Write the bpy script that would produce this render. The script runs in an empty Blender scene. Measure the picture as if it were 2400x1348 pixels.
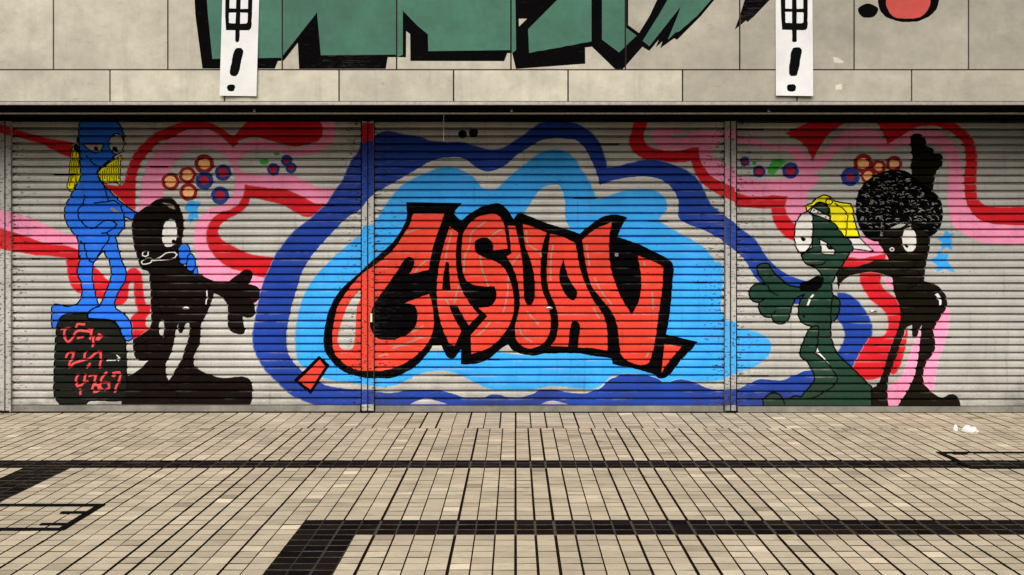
import bpy, bmesh, math, random
import numpy as np
from mathutils import Vector
from mathutils.geometry import delaunay_2d_cdt
random.seed(7)
sc = bpy.context.scene
C = sc.collection

# ------------------------------------------------------------------ camera, sky, sun, exposure
PX = 0.004                      # metres per photo pixel on the shutter plane (y = 0)
FPX = 2540.0                    # focal length in photo pixels
CAMH = 1.508                    # eye height; horizon at photo row 590
HX, HY, GY = 1208.0, 590.0, 967.0
DIST = FPX * PX
cam = bpy.data.cameras.new('camera'); cam_o = bpy.data.objects.new('camera', cam); C.objects.link(cam_o)
cam_o.location = (0, -DIST, CAMH); cam_o.rotation_euler = (math.radians(90), 0, 0)
cam.sensor_width = 36; cam.lens = 36 * FPX / 2400
cam.shift_x = (1200 - HX) / 2400; cam.shift_y = -(674 - HY) / 2400
cam.clip_end = 500; cam.clip_start = 0.05
sc.camera = cam_o
w = bpy.data.worlds.new('World'); sc.world = w; w.use_nodes = True
nt = w.node_tree; bg = nt.nodes['Background']
sky = nt.nodes.new('ShaderNodeTexSky'); sky.sky_type = 'NISHITA'; sky.sun_disc = False
SUN_EL, SUN_ROT = math.radians(38), math.radians(187)
sky.sun_elevation = SUN_EL; sky.sun_rotation = SUN_ROT; sky.dust_density = 4.0
hs = nt.nodes.new('ShaderNodeHueSaturation'); hs.inputs['Saturation'].default_value = 0.22
nt.links.new(sky.outputs[0], hs.inputs['Color']); nt.links.new(hs.outputs[0], bg.inputs[0])
bg.inputs[1].default_value = 0.05
sl = bpy.data.lights.new('sun', 'SUN'); sl.energy = 4.5; sl.angle = math.radians(50); sl.color = (1.0, 0.96, 0.905)
so = bpy.data.objects.new('sun', sl); C.objects.link(so)
sd = Vector((math.sin(SUN_ROT) * math.cos(SUN_EL), math.cos(SUN_ROT) * math.cos(SUN_EL), math.sin(SUN_EL)))
so.location = sd * 20; so.rotation_euler = sd.to_track_quat('Z', 'Y').to_euler()
sc.view_settings.view_transform = 'Standard'; sc.view_settings.look = 'None'
sc.view_settings.exposure = -0.10; sc.view_settings.gamma = 1.0
sc.render.engine = 'CYCLES'

def at(px, py, y=0.0):
    """photo pixel -> point on the vertical plane at depth y"""
    k = (DIST + y) / FPX
    return ((px - HX) * k, y, CAMH + (HY - py) * k)

# ------------------------------------------------------------------ helpers
def lin(c):
    return tuple(((v / 255) / 12.92 if v / 255 < .04045 else ((v / 255 + .055) / 1.055) ** 2.4) for v in c)
def link(o, parent=None):
    C.objects.link(o)
    if parent: o.parent = parent
    return o
def mesh_obj(name, verts, faces, mats, parent=None, midx=None, smooth=False):
    me = bpy.data.meshes.new(name); me.from_pydata(verts, [], faces)
    for m in (mats if isinstance(mats, (list, tuple)) else [mats]): me.materials.append(m)
    if midx is not None: me.polygons.foreach_set('material_index', midx)
    if smooth: me.polygons.foreach_set('use_smooth', [True] * len(me.polygons))
    me.update()
    return link(bpy.data.objects.new(name, me), parent)
def box_vf(x0, x1, y0, y1, z0, z1, b=0.0):
    bm = bmesh.new()
    vs = [bm.verts.new((x, y, z)) for x in (x0, x1) for y in (y0, y1) for z in (z0, z1)]
    for f in ((0, 1, 3, 2), (4, 6, 7, 5), (0, 4, 5, 1), (2, 3, 7, 6), (0, 2, 6, 4), (1, 5, 7, 3)):
        bm.faces.new([vs[i] for i in f])
    bmesh.ops.recalc_face_normals(bm, faces=bm.faces)
    if b: bmesh.ops.bevel(bm, geom=bm.edges[:], offset=b, segments=1, affect='EDGES')
    bm.verts.index_update()
    V = [tuple(v.co) for v in bm.verts]; F = [[v.index for v in f.verts] for f in bm.faces]
    bm.free(); return V, F
def box(name, x0, x1, y0, y1, z0, z1, m, parent=None, b=0.0):
    V, F = box_vf(x0, x1, y0, y1, z0, z1, b); return mesh_obj(name, V, F, m, parent)
def empty(name, loc, label=None, cat=None, group=None):
    o = bpy.data.objects.new(name, None); o.location = loc; link(o); tag(o, label, cat, group); return o
def tag(o, label=None, cat=None, group=None, kind=None):
    if label: o['label'] = label
    if cat: o['category'] = cat
    if group: o['group'] = group
    if kind: o['kind'] = kind
    return o

# ------------------------------------------------------------------ materials
def N(nt, t, **kw):
    n = nt.nodes.new(t)
    for k, v in kw.items(): setattr(n, k, v)
    return n
def math_n(nt, op, a, b=None, clamp=False):
    n = N(nt, 'ShaderNodeMath', operation=op, use_clamp=clamp)
    for i, v in enumerate((a, b)):
        if v is None: continue
        if isinstance(v, (int, float)): n.inputs[i].default_value = v
        else: nt.links.new(v, n.inputs[i])
    return n.outputs[0]
def noise(nt, scale, sc3=(1, 1, 1), detail=4, rough=.55, off=0.0):
    g = N(nt, 'ShaderNodeNewGeometry'); mp = N(nt, 'ShaderNodeMapping')
    mp.inputs['Scale'].default_value = sc3; mp.inputs['Location'].default_value = (off, off * .7, off * 1.3)
    nt.links.new(g.outputs['Position'], mp.inputs[0])
    n = N(nt, 'ShaderNodeTexNoise'); n.inputs['Scale'].default_value = scale
    n.inputs['Detail'].default_value = detail; n.inputs['Roughness'].default_value = rough
    nt.links.new(mp.outputs[0], n.inputs['Vector']); return n.outputs[0]
def ramp(nt, v, a, b, lo=0.0, hi=1.0):
    n = N(nt, 'ShaderNodeMapRange'); n.inputs[1].default_value = a; n.inputs[2].default_value = b
    n.inputs[3].default_value = lo; n.inputs[4].default_value = hi; nt.links.new(v, n.inputs[0]); return n.outputs[0]
def mixc(nt, f, a, b, mode='MIX'):
    n = N(nt, 'ShaderNodeMix', data_type='RGBA', blend_type=mode)
    for i, v in ((0, f), (6, a), (7, b)):
        if hasattr(v, 'links'): nt.links.new(v, n.inputs[i])
        else: n.inputs[i].default_value = v if i == 0 else (*v, 1)
    return n.outputs[2]
def newmat(name):
    m = bpy.data.materials.new(name); m.use_nodes = True
    return m, m.node_tree, m.node_tree.nodes['Principled BSDF']
def bump(nt, bs, h, strength=.3, dist=.002):
    b = N(nt, 'ShaderNodeBump'); b.inputs['Strength'].default_value = strength; b.inputs['Distance'].default_value = dist
    nt.links.new(h, b.inputs['Height']); nt.links.new(b.outputs[0], bs.inputs['Normal'])

BARE = lin((181, 178, 171))
def shutter_paint(name, rgb, bare=False, gloss=.42):
    m, t, bs = newmat(name)
    col = BARE if bare else lin(rgb); dark = sum(col) < .08
    n1 = noise(t, 2.2, (1, 1, 1), 5, .6)
    n1b = noise(t, 40, (1, 1, 2.5), 4, .7, 3)
    v = math_n(t, 'MULTIPLY', ramp(t, n1, .3, .7, .80, 1.12), ramp(t, n1b, .25, .75, .86, 1.1))
    cm = N(t, 'ShaderNodeVectorMath', operation='SCALE'); cm.inputs[0].default_value = col; t.links.new(v, cm.inputs['Scale'])
    c = cm.outputs[0]
    # distance to the nearest guide post: paint is rubbed and grimy there
    g = N(t, 'ShaderNodeNewGeometry'); sx = N(t, 'ShaderNodeSeparateXYZ'); t.links.new(g.outputs['Position'], sx.inputs[0])
    dpost = math_n(t, 'PINGPONG', math_n(t, 'ADD', sx.outputs[0], 1.386 + 34.02), 1.701)
    near = ramp(t, dpost, .06, .42, 1, 0)
    # rubbed streaks along the slats
    st = noise(t, 6, (1.6, 1, 26), 5, .65, 11)
    k = math_n(t, 'ADD', st, math_n(t, 'MULTIPLY', near, .10))
    rub = ramp(t, k, .655, .70, 0, .14 if dark else .5)
    c = mixc(t, rub, c, lin((120, 112, 100)) if not bare else lin((96, 92, 84)))
    # chips and grime spots
    ch = noise(t, 46, (.55, 1, 1.3), 3, .6, 23)
    k2 = math_n(t, 'ADD', ch, math_n(t, 'MULTIPLY', near, .13))
    c = mixc(t, ramp(t, k2, .70, .735, 0, .85), c, (.012, .011, .010))
    # upward-facing slat edges mixed paler in noisy patches
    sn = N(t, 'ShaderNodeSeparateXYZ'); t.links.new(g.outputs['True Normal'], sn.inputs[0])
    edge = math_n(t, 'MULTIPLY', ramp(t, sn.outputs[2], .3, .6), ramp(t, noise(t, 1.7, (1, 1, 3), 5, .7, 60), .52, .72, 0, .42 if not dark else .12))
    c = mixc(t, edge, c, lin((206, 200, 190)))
    # thin vertical run-off stains
    ru = noise(t, 3.2, (9, 1, .5), 4, .6, 40)
    c = mixc(t, ramp(t, ru, .58, .80, 0, 0 if dark else .34), c, (.05, .045, .035))
    # splashed dirt near the ground
    sp = math_n(t, 'MULTIPLY', ramp(t, sx.outputs[2], .05, .42, 1, 0), ramp(t, noise(t, 4, (1, 1, 1.4), 6, .72, 77), .4, .66, 0, .62))
    c = mixc(t, sp, c, (.035, .031, .025) if not dark else (.008, .007, .006))
    t.links.new(c, bs.inputs['Base Color'])
    bs.inputs['Roughness'].default_value = .8 if dark else gloss + .1
    if bare: bs.inputs['Metallic'].default_value = .25
    bs.inputs['IOR'].default_value = 1.5 if bare else (1.05 if dark else 1.14)
    bump(t, bs, noise(t, 5, (1, 1, 9), 3, .5, 5), .25, .004)
    return m
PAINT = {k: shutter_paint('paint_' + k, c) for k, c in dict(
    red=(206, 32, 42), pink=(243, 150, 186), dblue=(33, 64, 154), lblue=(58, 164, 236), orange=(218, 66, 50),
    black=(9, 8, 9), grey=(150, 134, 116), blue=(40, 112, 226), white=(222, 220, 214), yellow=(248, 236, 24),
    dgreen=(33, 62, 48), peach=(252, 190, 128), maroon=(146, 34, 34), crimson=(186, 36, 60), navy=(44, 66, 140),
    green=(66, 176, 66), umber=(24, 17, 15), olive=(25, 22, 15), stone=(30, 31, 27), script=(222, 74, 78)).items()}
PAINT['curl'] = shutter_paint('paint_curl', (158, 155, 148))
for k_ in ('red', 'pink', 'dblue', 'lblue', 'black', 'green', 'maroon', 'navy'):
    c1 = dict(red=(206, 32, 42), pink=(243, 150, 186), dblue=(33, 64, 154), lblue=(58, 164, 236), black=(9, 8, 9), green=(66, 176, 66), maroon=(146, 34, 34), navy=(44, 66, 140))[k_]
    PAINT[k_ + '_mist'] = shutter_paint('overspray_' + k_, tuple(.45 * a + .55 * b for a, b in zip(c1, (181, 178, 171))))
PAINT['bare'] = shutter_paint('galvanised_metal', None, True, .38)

def stone(name, rgb, amp=1.0):
    m, t, bs = newmat(name)
    n1 = noise(t, 1.3, (1, 1, 1.4), 6, .62); n2 = noise(t, 9, (1, 1, 1), 6, .68, 8); n3 = noise(t, 120, (1, 1, 1), 2, .6, 2)
    oi = N(t, 'ShaderNodeObjectInfo')
    v = math_n(t, 'MULTIPLY', ramp(t, n1, .3, .72, 1 - .2 * amp, 1 + .13 * amp), ramp(t, n2, .25, .75, 1 - .16 * amp, 1 + .1 * amp))
    v = math_n(t, 'MULTIPLY', v, ramp(t, n3, .3, .7, .95, 1.05))
    v = math_n(t, 'MULTIPLY', v, ramp(t, oi.outputs['Random'], 0, 1, .9, 1.08)); v = math_n(t, 'MULTIPLY', v, oi.outputs['Alpha'])
    cm = N(t, 'ShaderNodeVectorMath', operation='SCALE'); cm.inputs[0].default_value = lin(rgb); t.links.new(v, cm.inputs['Scale'])
    c = cm.outputs[0]
    s1 = noise(t, 11, (.6, 1, 1.7), 6, .74, 31)
    c = mixc(t, ramp(t, s1, .615, .70, 0, .5), c, tuple(x * .4 for x in lin(rgb)))
    c = mixc(t, ramp(t, noise(t, 2.6, (5, 1, .35), 5, .7, 52), .55, .78, 0, .4), c, tuple(x * .5 for x in lin(rgb)))   # rain streaks
    t.links.new(c, bs.inputs['Base Color']); bs.inputs['Roughness'].default_value = .72
    bump(t, bs, n2, .2, .003); return m
STONE = stone('limestone_panel', (184, 177, 160), 1.25)
WALLP = {'bare': STONE, 'lgreen': stone('wall_green_paint', (52, 108, 86), 1.5), 'black': PAINT['black'],
         'wred': stone('wall_red_paint', (214, 74, 64)), 'paper': stone('torn_paper', (226, 218, 196), .4)}
def plain(name, rgb, rough=.6, metal=0.0, ns=30, amp=.25):
    m, t, bs = newmat(name)
    n = noise(t, ns, (1, 1, 1), 4, .6)
    cm = N(t, 'ShaderNodeVectorMath', operation='SCALE'); cm.inputs[0].default_value = lin(rgb)
    t.links.new(ramp(t, n, .3, .7, 1 - amp, 1 + amp), cm.inputs['Scale'])
    t.links.new(cm.outputs[0], bs.inputs['Base Color']); bs.inputs['Roughness'].default_value = rough
    bs.inputs['Metallic'].default_value = metal
    if sum(rgb) < 90: bs.inputs['IOR'].default_value = 1.06
    return m
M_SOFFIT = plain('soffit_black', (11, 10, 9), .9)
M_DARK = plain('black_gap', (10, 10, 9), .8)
M_TRIM = plain('dull_trim', (150, 144, 130), .5, .3)
M_RAIL = plain('bright_rail', (236, 234, 230), .45, 0)
M_STEEL = plain('lock_steel', (190, 188, 182), .3, .8)
M_IRON = plain('black_iron', (9, 8, 7), .8); M_IRON.node_tree.nodes['Principled BSDF'].inputs['IOR'].default_value = 1.15
M_BAR = stone('grimy_bar', (126, 122, 112), 2.2)
M_PAPER = plain('white_paper', (208, 207, 205), .85, 0, 5, .07)
_t = M_PAPER.node_tree; bump(_t, _t.nodes['Principled BSDF'], noise(_t, 7, (1, 1, .6), 3, .6, 3), .6, .02)
M_INK = plain('black_ink', (7, 7, 7), .8); M_INK.node_tree.nodes['Principled BSDF'].inputs['IOR'].default_value = 1.12
M_PLASTIC = plain('white_plastic', (214, 214, 212), .3, 0, 20, .05)
M_LABEL = plain('cream_label', (222, 208, 170), .5, 0, 40, .06)

# ------------------------------------------------------------------ tracing: shapes in zoomed photo frames -> photo pixels
FR = {'S': (0, 0, 1), 'A': (60, 230, 3.37), 'B': (60, 600, 3.37), 'D': (300, 230, 3.37), 'E': (280, 580, 3.37), 'F': (560, 230, 3.37),
      'G': (560, 580, 3.37), 'H': (860, 430, 2.8675), 'I': (1150, 430, 2.696), 'J': (860, 230, 3.37), 'K': (1300, 230, 3.37),
      'L': (1300, 600, 3.37), 'M': (1700, 230, 3.37), 'N': (1960, 230, 3.37), 'O': (1700, 580, 3.37), 'P': (1960, 580, 3.37),
      'Q': (860, 820, 4.8), 'T': (440, 20, 4.2857), 'U': (980, 20, 4.2857), 'V': (1480, 20, 5.0), 'W': (1900, 0, 4.8), 'X': (0, 0, 4.8)}
def parse(s):
    fr = FR['S']; pts = []
    for tk in s.split():
        if tk in FR: fr = FR[tk]; continue
        c = tk.endswith('!'); x, y = tk.rstrip('!').split(',')
        pts.append((fr[0] + float(x) / fr[2], fr[1] + float(y) / fr[2], c))
    return pts
def spline(pts, closed=True, step=5.0):
    n = len(pts); out = []
    for i in range(n if closed else n - 1):
        p1, p2 = pts[i], pts[(i + 1) % n]
        p0 = pts[i - 1] if (closed or i > 0) else p1
        p3 = pts[(i + 2) % n] if (closed or i + 2 < n) else p2
        if p1[2]: p0 = p1
        if p2[2]: p3 = p2
        L = math.hypot(p2[0] - p1[0], p2[1] - p1[1])
        k = 1 if (p1[2] and p2[2]) else max(1, min(8, int(L / step)))
        for j in range(k):
            t = j / k; r = []
            for a in (0, 1):
                m1, m2 = (p2[a] - p0[a]) * .5, (p3[a] - p1[a]) * .5
                r.append((2 * t**3 - 3 * t**2 + 1) * p1[a] + (t**3 - 2 * t**2 + t) * m1 + (-2 * t**3 + 3 * t**2) * p2[a] + (t**3 - t**2) * m2)
            out.append(tuple(r))
    if not closed: out.append(pts[-1][:2])
    return [(x + .4 * math.sin(.17 * x + .23 * y) + .3 * math.sin(.41 * y - .29 * x), y + .4 * math.sin(.19 * y - .15 * x + 1) + .3 * math.sin(.37 * x + .33 * y)) for x, y in out]
class Art:
    """painter's list of flat shapes, cut into a planar mesh by constrained triangulation"""
    def __init__(s): s.sh = []
    mist = False
    def poly(s, col, txt):
        if s.mist and col + '_mist' in PAINT: s.line(col + '_mist', 3.6, txt, True)
        s.sh.append((col, 'p', np.array(spline(parse(txt))), 0)); return s
    def line(s, col, w, txt, closed=False): s.sh.append((col, 'l', np.array(spline(parse(txt), closed)), w / 2, closed)); return s
    def both(s, col, w, txt, oc='black'): s.poly(col, txt); s.line(oc, w, txt, True); return s
    def ell(s, col, fr, cx, cy, rx, ry=None, rot=0):
        ry = ry or rx; f = FR[fr]; n = 22; P = []
        for i in range(n):
            a = 2 * math.pi * i / n; x, y = rx * math.cos(a), ry * math.sin(a)
            x, y = x * math.cos(rot) - y * math.sin(rot), x * math.sin(rot) + y * math.cos(rot)
            P.append((f[0] + (cx + x) / f[2], f[1] + (cy + y) / f[2]))
        s.sh.append((col, 'p', np.array(P), 0)); return s
    def ring(s, fr, cx, cy, R, r, c1, c2):
        s.ell(c1, fr, cx, cy, R); s.ell(c2, fr, cx, cy, r, r * .97); return s
    def outline(s, sh):
        P = sh[2]
        if sh[1] == 'p': return [np.vstack([P, P[:1]])]
        hw = sh[3]; Q = np.vstack([P, P[:1]]) if sh[4] else P
        d = np.diff(Q, axis=0); L = np.hypot(d[:, 0], d[:, 1]); L[L == 0] = 1; nrm = np.stack([-d[:, 1] / L, d[:, 0] / L], 1)
        vn = np.vstack([nrm[:1], (nrm[:-1] + nrm[1:]) / 2, nrm[-1:]])
        l2 = np.maximum((vn**2).sum(1, keepdims=True), .3); vn = vn / l2
        a, b = Q + vn * hw, Q - vn * hw
        if sh[4]: return [a, b]
        t0, t1 = d[0] / L[0] * hw, d[-1] / L[-1] * hw
        return [np.vstack([a[:1], a, [a[-1] + t1 * .6], [b[-1] + t1 * .6], b[::-1], [b[0] - t0 * .6], [a[0] - t0 * .6], a[:1]])]
    def cut(s, x0, x1, y0, y1, hl=(), vl=()):
        """triangulate rectangle with horizontal / vertical constraint lines; returns verts, tris, colour per tri"""
        V = []; E = []
        def seg(pts):
            b = len(V); V.extend(Vector((float(p[0]), float(p[1]))) for p in pts)
            E.extend((b + i, b + i + 1) for i in range(len(pts) - 1))
        seg([(x0, y0), (x1, y0), (x1, y1), (x0, y1), (x0, y0)])
        for y in hl: seg([(x0, y), (x1, y)])
        for x in vl: seg([(x, y0), (x, y1)])
        use = []
        for sh in s.sh:
            mn, mx = sh[2].min(0) - sh[3], sh[2].max(0) + sh[3]
            if mx[0] < x0 or mn[0] > x1 or mx[1] < y0 or mn[1] > y1: continue
            use.append((sh, mn, mx))
            for o in s.outline(sh):
                # keep only runs that touch the rectangle
                ins = (o[:, 0] > x0 - 60) & (o[:, 0] < x1 + 60) & (o[:, 1] > y0 - 60) & (o[:, 1] < y1 + 60)
                run = []
                for p, k in zip(o, ins):
                    if k: run.append(p)
                    else:
                        if len(run) > 1: seg(run)
                        run = []
                if len(run) > 1: seg(run)
        v, e, f, *_ = delaunay_2d_cdt(V, E, [], 0, 1e-4)
        v = np.array([(p.x, p.y) for p in v]); f = np.array(f)
        c = v[f].mean(1)
        ok = (c[:, 0] > x0) & (c[:, 0] < x1) & (c[:, 1] > y0) & (c[:, 1] < y1)
        a = v[f]; area = np.abs((a[:, 1, 0] - a[:, 0, 0]) * (a[:, 2, 1] - a[:, 0, 1]) - (a[:, 2, 0] - a[:, 0, 0]) * (a[:, 1, 1] - a[:, 0, 1]))
        ok &= area > 1e-5
        f = f[ok]; c = c[ok]; col = np.array(['bare'] * len(f), dtype=object)
        for sh, mn, mx in use:
            cand = np.where((c[:, 0] >= mn[0]) & (c[:, 0] <= mx[0]) & (c[:, 1] >= mn[1]) & (c[:, 1] <= mx[1]))[0]
            if not len(cand): continue
            p = c[cand]; P = sh[2]; inside = np.zeros(len(cand), bool)
            if sh[1] == 'p':
                Q = np.roll(P, -1, 0)
                for (ax, ay), (bx, by) in zip(P, Q):
                    if ay == by: continue
                    h = ((ay > p[:, 1]) != (by > p[:, 1])) & (p[:, 0] < (bx - ax) * (p[:, 1] - ay) / (by - ay) + ax)
                    inside ^= h
            else:
                Q = np.vstack([P, P[:1]]) if sh[4] else P
                for A, B in zip(Q[:-1], Q[1:]):
                    d = B - A; l2 = max((d * d).sum(), 1e-9)
                    t = np.clip(((p - A) @ d) / l2, 0, 1); q = A + t[:, None] * d - p
                    inside |= (q * q).sum(1) <= sh[3]**2
            col[cand[inside]] = sh[0]
        return v, f, col

G = Art(); G.mist = True      # sprayed bands carry a thin overspray fringe
# --- background bands, left
G.poly('red', 'D -50,690 0,560 30,480 100,380 200,290 300,235 440,190 560,180 660,200 750,250 830,300 900,230 F 90,180 300,150 520,140 640,170! 668,240 640,330 560,352 470,380 380,368 240,330 120,300 0,330! D 830,388! 740,300 650,250 560,240 470,250 370,300 300,330 245,340 170,420 95,520 60,640 55,880! 0,855 -100,760 -190,680!')
G.poly('pink', 'D 95,905! 105,700 130,600 170,490 250,390 370,305 470,255 560,240 650,260 720,310 790,370 830,402! 870,370 960,340 1040,325 1110,345 F 310,375 400,402 480,406 560,375 630,340 665,290 668,240 650,190 630,160! 700,140 740,170 762,230 758,300 730,350 670,405 590,440 500,452 420,450 340,430 250,410 200,404 D 1010,402 960,415 900,460 850,520! 890,575 960,600 F 150,606 250,606 400,615 500,645 580,690 650,715 780,715! 690,842! 600,838 550,812 470,767 350,722 220,712 50,686! D 915,760 880,830 820,880 730,905 660,960 625,1050 620,1100 640,1180 700,1260 E 740,50 800,110 880,160 960,185 1050,215 1160,232! 1130,330 1105,450! 1000,440! 780,330! 700,255 640,210 620,110 605,20 D 525,1180 520,1120 530,1030 560,960 620,895 700,865 780,830 830,760 845,680 842,580 800,490 740,440 660,400 580,388 510,395 430,440 360,510 310,600 280,690 275,790! 200,850!')
G.poly('red', 'F 50,686! 220,710 350,720 470,765 550,810 600,835 695,840! 640,885 575,932! 520,935 460,910 390,865 310,830 200,805 85,780! D 945,840 900,890 840,925 770,960 720,1010 710,1060 730,1110 800,1160 900,1210 E 1000,45 1100,70 1225,80! 1190,160 1160,238! 1050,216 960,186 880,162 800,112 740,52 D 700,1260 640,1180 620,1100 625,1050 660,960 730,905 820,880 880,830 915,760!')
G.poly('pink', 'A -260,870! 0,938 40,955 120,990 200,1030 300,1070 380,1085 415,1120! 412,1205! 380,1190 300,1165 200,1160 120,1140 40,1110 -260,1010!')
G.poly('red', 'A -260,1010! 40,1110 120,1140 200,1160 300,1165 380,1190 445,1215! B 440,295! 400,280 360,230 335,150 325,60 A 316,1262! 200,1246 100,1241 40,1232 -260,1180!')
G.poly('red', 'A -260,190! 60,290 200,325 365,350! 365,470! 290,445 200,400 100,350 -260,260!')
G.poly('red', 'B 535,92! 580,120 620,170 665,200! 640,260 612,345! 570,325 540,250!')
G.poly('red', 'B 690,370 760,380 795,350 808,300 812,240 822,208 840,200 858,215 858,280 865,350 880,400 890,435 860,460 835,490 830,510 848,560 848,658! 900,630 965,580! 945,540 950,490 975,450 988,400! 950,380 930,310 920,200 910,140 870,100 840,98 810,115 785,160 740,260!')
for cx, cy, R, r in ((335, 658, 72, 46), (468, 607, 68, 42), (477, 742, 72, 44), (602, 520, 78, 46)): G.ring('D', cx, cy, R, r, 'maroon', 'peach')
for cx, cy, R, r in ((750, 588, 65, 38), (603, 650, 72, 36), (727, 768, 72, 38), (1148, 562, 50, 30), (1252, 492, 45, 20), (1287, 550, 45, 22)): G.ring('D', cx, cy, R, r, 'navy', 'crimson')
G.ell('green', 'D', 1075, 500, 36, 26).ell('green', 'D', 1175, 440, 24, 16)
G.poly('lblue', 'D 447,850! 490,812! 572,828! 545,875! 540,905! 557,945! 515,950! 490,992! 478,945! 485,900! 455,880!')
# --- background bands, right
G.poly('red', 'K 600,300 590,340 610,400 650,440 720,480 830,495 950,505 1030,500 1080,490! 1095,540 1130,620 1180,680 1260,740 1345,785! 1345,665! 1250,620 1190,550 1155,480 1145,400 1140,383! 1070,388 1000,408 900,410 800,405 740,380 710,340 700,280 730,200 690,165 630,190!')
G.poly('pink', 'K 770,300 785,260 830,238 900,232 980,240 1025,264! 950,275 915,290 930,320 1000,315 1060,280 1130,258 1320,256! 1320,330! 1280,360 1250,400 1240,450 1280,480 1345,522! 1345,672! 1250,620 1190,550 1155,480 1145,400 1140,385! 1070,388 1000,408 900,410 830,400 785,350')
G.poly('red', 'M 480,280! 560,320 620,360 660,420 690,492! 720,430 760,360 800,300 870,240 960,190 1100,175 1200,200 1260,300 1282,370! N 470,330 560,272 640,225 760,215 860,240 940,290 1000,350 1020,420 1025,520 1008,650 1015,760 1030,840 1060,900 1130,965 1265,1003 1560,1015! 1560,862! 1265,858 1180,850 1120,800 1105,740 1105,600 1110,480 1095,380 1060,300 980,230 880,170 740,140 600,150 480,150! 300,130 100,130 M 800,140 650,200!')
G.poly('pink', 'M 60,305! 150,300 230,315 330,355 430,370 520,375 590,395 640,445 690,512! 740,460 800,400 860,330 940,265 1050,240 1150,240 1210,280 1250,330 1282,374! N 470,335 560,280 640,245 740,240 830,275 900,330 950,400 975,480 990,560 1005,650 1010,760 1030,840 1060,900 1130,965 1200,990 1265,1003 1560,1015! 1560,1160! 1265,1145 1180,1140 1080,1110 980,1050 925,1000 900,930 885,800 890,660 895,560 880,480 850,420 800,370 740,350 640,355 560,365 480,385 400,415 350,410 280,385 200,372 120,385 50,400 0,420 M 820,500 760,560 690,605 740,628 710,690 665,720 640,790 640,900! 560,1015! 545,1000! 490,930 470,850 490,778! 380,770 270,775 180,770 110,745 60,735! 60,608! 190,640 300,655 450,640 540,625 600,600! 580,550 550,490 520,440 480,410 400,405 310,390 230,365 60,350!')
G.poly('red', 'M 60,740! 180,775 270,780 380,772 490,778! 470,850 490,930 550,1005! 548,1127! 480,1095 410,1020 375,940 365,870! 200,865 60,850!')
for cx, cy, R, r in ((213, 517, 78, 45), (337, 545, 58, 32), (458, 520, 65, 38), (252, 615, 60, 38)): G.ring('N', cx, cy, R, r, 'maroon', 'peach')
G.ring('N', 112, 622, 75, 30, 'navy', 'crimson')
G.poly('green', 'M 380,490! 440,485 482,505! 430,545 400,580 380,602 335,590! 340,550').ell('green', 'M', 228, 515, 18, 14)
for cx, cy, R, r in ((155, 500, 38, 18), (268, 580, 50, 28), (515, 572, 66, 35)): G.ring('M', cx, cy, R, r, 'navy', 'crimson')
G.poly('lblue', 'N 868,1045! 895,1077! 930,1065! 910,1110! 915,1200! 870,1175! 828,1197! 840,1140! 800,1115! 845,1090!')
G.poly('lblue', 'P 815,20! 845,55! 885,50! 872,105! 938,195! 858,165! 795,190! 800,140! 733,97! 798,72!')
G.poly('dblue', 'O 885,360! 960,370 1040,420 1110,510 1150,590 1160,650 1150,710 1110,770 1060,840 1030,900 1000,955! 950,900 880,840! 920,780 945,710 940,650 910,590 860,555! 900,500 890,430')
G.poly('red', 'P 188,225! 190,205! 260,200 370,210! 352,235 345,265 360,310 400,350 465,400! 490,450 508,520 500,600 480,680 440,760 410,850 380,960 350,1028! 250,1045 200,1030 128,958! 160,890 200,820 250,740 280,705 320,712 370,700 405,660 415,600 400,530 350,470 280,420 230,350 195,280')
G.poly('red', 'P 562,640! 555,740 530,850 490,960 450,1000 425,990! 470,860 520,740')
G.poly('pink', 'P 390,232! 440,250! 448,335! 410,310 385,270')
G.poly('pink', 'P 668,650! 640,720 610,790 580,880 540,980 490,1050 425,1092! 400,1150 405,1268! 480,1268! 545,1150 605,1040 645,860 670,700!')
G.poly('pink', 'P 862,462! 890,490 895,580 870,700 840,800 800,920 780,1040 762,1145! 690,1090! 680,980 730,860 780,770 760,650 820,560')
G.poly('pink', 'N 200,1100! 330,1130 370,1200 425,1282! 380,1278! 300,1250 180,1272 90,1265! 130,1200 300,1216!')
G.poly('red', 'P 392,50! 382,100! 300,120 230,135 150,158 35,160! 60,110 95,80! 200,90 300,70')
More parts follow.
